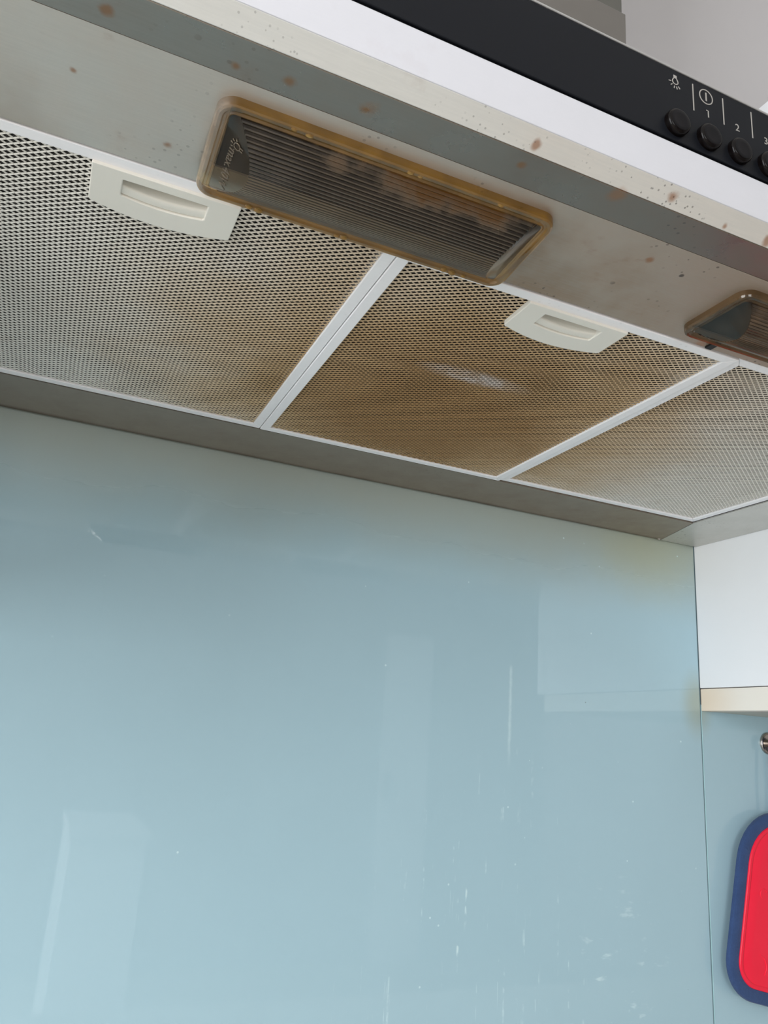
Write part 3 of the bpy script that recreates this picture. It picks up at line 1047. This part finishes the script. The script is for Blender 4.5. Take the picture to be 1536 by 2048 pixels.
def grease(rim, spots):
    for x, y, r in spots:
        mb = MB()
        dome(mb, (0, 0, 0), r, r * .8, 10)
        o = mb.build('grease_drop', M['drop'], None, True)
        o.parent = rim
        o.location = (x, y, -.0042)
        o.scale = (1.5, .9, 1)


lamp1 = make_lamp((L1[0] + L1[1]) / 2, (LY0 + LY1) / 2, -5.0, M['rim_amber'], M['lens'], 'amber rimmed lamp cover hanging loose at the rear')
grease(lamp1, [(-.052, -.0275, .0011), (-.045, -.0272, .0014), (.004, -.0272, .0013), (.009, -.0270, .0010), (.052, -.0275, .0013),
               (-.058, .0272, .0014), (-.053, .0274, .0017), (-.012, .0275, .0012), (-.008, .0272, .0016), (.05, .0272, .0016), (.055, .0274, .0018), (.062, .0272, .0013)])
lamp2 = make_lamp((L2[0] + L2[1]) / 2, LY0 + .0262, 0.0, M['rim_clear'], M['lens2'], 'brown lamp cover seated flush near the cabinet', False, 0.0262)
mb = MB((0.3555, -0.3875, ZH)); mb.box(0.353, 0.358, -0.3915, -0.3822, ZH - .0016, ZH - .0001); mb.build('lens_clip', M['gap'], hood, bevel=0.0004)
# dark housings in the openings
for (xa, xb) in (L1, L2):
    mb = MB(((xa + xb) / 2, (LY0 + LY1) / 2, ZH))
    xa, xb, ya, yb = xa + .0065, xb - .0065, LY0 + .0065, LY1 - .0125
    z1 = ZH + .045
    mb.add([(xa, ya, ZH + .001), (xb, ya, ZH + .001), (xb, yb, ZH + .001), (xa, yb, ZH + .001), (xa + .004, ya + .004, z1), (xb - .004, ya + .004, z1), (xb - .004, yb - .004, z1), (xa + .004, yb - .004, z1)],
           [(0, 1, 5, 4), (1, 2, 6, 5), (2, 3, 7, 6), (3, 0, 4, 7), (4, 5, 6, 7)])
    mb.build('lamp_housing', M['reflector'], hood)

# ------------------------------------------------------------------ pot holder on a chrome hook
th = math.radians(13)
OX, OZ = 0.7319, CAM_Z - 0.2147


PS = 0.986                                          # the holder hangs 1 cm off the glass


def loc2w(lx, ly, y):
    return ((OX + lx * math.cos(th) + ly * math.sin(th)) * PS, y - 0.010, CAM_Z + (OZ - CAM_Z - lx * math.sin(th) + ly * math.cos(th)) * PS)


def outline(inset, n=10):
    x0, x1, y0, y1 = inset, 0.165 - inset, -0.0225 + inset, 0.182 - inset
    pts = []
    for cx, cy, r, a0 in ((x1, y1, .066, 0), (x0, y1, .066, 90), (x0, y0, .040, 180), (x1, y0, .040, 270)):
        r = max(r - inset, .008)
        sx = -1 if cx == x1 else 1
        sy = -1 if cy == y1 else 1
        for i in range(n + 1):
            q = math.radians(a0 + 90 * i / n)
            pts.append((cx + sx * r + r * math.cos(q), cy + sy * r + r * math.sin(q)))
    return pts


ph = empty('pot_holder', loc2w(0.08, 0.08, -0.003))
tag(ph, 'red silicone pot holder with navy fabric border hanging on the blue glass', 'pot holder')


def slab(name, insets_y, mat, label=None):
    """stack of outlines (inset, y) closed front and back"""
    rings = [[loc2w(x, z, y) for x, z in outline(i_)] for i_, y in insets_y]
    n = len(rings[0])
    mb = MB(ph.location)
    vs = [p for r in rings for p in r]
    fs = [(k * n + i, k * n + (i + 1) % n, (k + 1) * n + (i + 1) % n, (k + 1) * n + i) for k in range(len(rings) - 1) for i in range(n)]
    fs += [tuple(range(n)), tuple(range((len(rings) - 1) * n, len(rings) * n))]
    mb.add(vs, fs)
    o = mb.build(name, mat, ph, True)
    for p in o.data.polygons:
        if len(p.vertices) > 4:
            p.use_smooth = False
    if label:
        o['label'] = label
    return o


slab('border', [(.003, -.0012), (.0005, -.0025), (0, -.005), (.0008, -.0075), (.003, -.0085), (.011, -.0085), (.0138, -.0078)], M['navy'], 'navy blue fabric border')
slab('pad', [(.0136, -.0070), (.0136, -.0088), (.0142, -.0096), (.0160, -.0100), (.0178, -.0096), (.0184, -.0090), (.0192, -.0091), (.022, -.0098), (.03, -.0101)], M['red'], 'red silicone pad with raised ring and embossed marks')


def tube(mb, pts, r, n=8):
    pts = [Vector(p) for p in pts]
    rings = []
    for i, p in enumerate(pts):
        d = (pts[min(i + 1, len(pts) - 1)] - pts[max(i - 1, 0)]).normalized()
        a = d.orthogonal().normalized(); b = d.cross(a)
        if abs(d.y) < .9:
            a = Vector((0, 1, 0)) - d * d.y; a.normalize(); b = d.cross(a)
        rings.append([p + (a * math.cos(2 * math.pi * k / n) + b * math.sin(2 * math.pi * k / n)) * r for k in range(n)])
    vs = [q for R_ in rings for q in R_]
    fs = [(k * n + i, k * n + (i + 1) % n, (k + 1) * n + (i + 1) % n, (k + 1) * n + i) for k in range(len(rings) - 1) for i in range(n)]
    fs += [tuple(range(n)), tuple(range((len(rings) - 1) * n, len(rings) * n))]
    mb.add(vs, fs)


def arc(lx, ly, r, a0, a1, n=8):
    return [loc2w(lx + r * math.cos(math.radians(a0 + (a1 - a0) * i / n)), ly + r * math.sin(math.radians(a0 + (a1 - a0) * i / n)), -.0101) for i in range(n + 1)]


for spec in ((.040, .014, .012, -35, 85), (.046, .052, .012, -45, 80), (.060, .105, .012, 150, 270), (.038, .088, .005, 30, 250), (.075, -.004, .012, 70, 200),
             (.085, .045, .013, -40, 80), (.10, .10, .013, 140, 260), (.12, .02, .012, -40, 80), (.125, .075, .006, 20, 250)):
    mb = MB(ph.location); tube(mb, arc(*spec), .0007, 6); mb.build('embossed_mark', M['red'], ph, True)
# hanging loop from the upper edge to the hook
HKX, HKZ = 0.8215, CAM_Z + 0.0272
mb = MB(ph.location)
A_ = Vector(loc2w(.058, .178, -.006)); B_ = Vector(loc2w(.072, .178, -.006)); C_ = Vector((HKX, -.011, HKZ + .002))
tube(mb, [A_, A_.lerp(C_, .4) + Vector((-.004, 0, 0)), C_ + Vector((-.006, 0, -.006)), C_ + Vector((-.004, 0, .0025)), C_ + Vector((0, 0, .004)), C_ + Vector((.004, 0, .0025)),
          C_ + Vector((.006, 0, -.006)), B_.lerp(C_, .4) + Vector((.004, 0, 0)), B_], .0018, 8)
mb.build('hanging_loop', M['navy'], ph, True)

hk = empty('wall_hook', (HKX, 0, HKZ))
tag(hk, 'round chrome hook on the blue glass above the red pot holder', 'hook')
mb = MB((HKX, 0, HKZ)); revolve_y(mb, HKX, HKZ, [(.0130, -.0001), (.0130, -.0022), (.0124, -.0030), (.0106, -.0032), (.0098, -.0022), (.0070, -.0021)], 40); mb.build('back_plate', M['chrome'], hk, True)
mb = MB((HKX, 0, HKZ)); revolve_y(mb, HKX, HKZ, [(.0044, -.002), (.0040, -.012), (.0052, -.0145), (.0094, -.0155), (.0098, -.0168), (.0086, -.0180), (.004, -.0186)], 32); mb.build('knob', M['chrome'], hk, True)
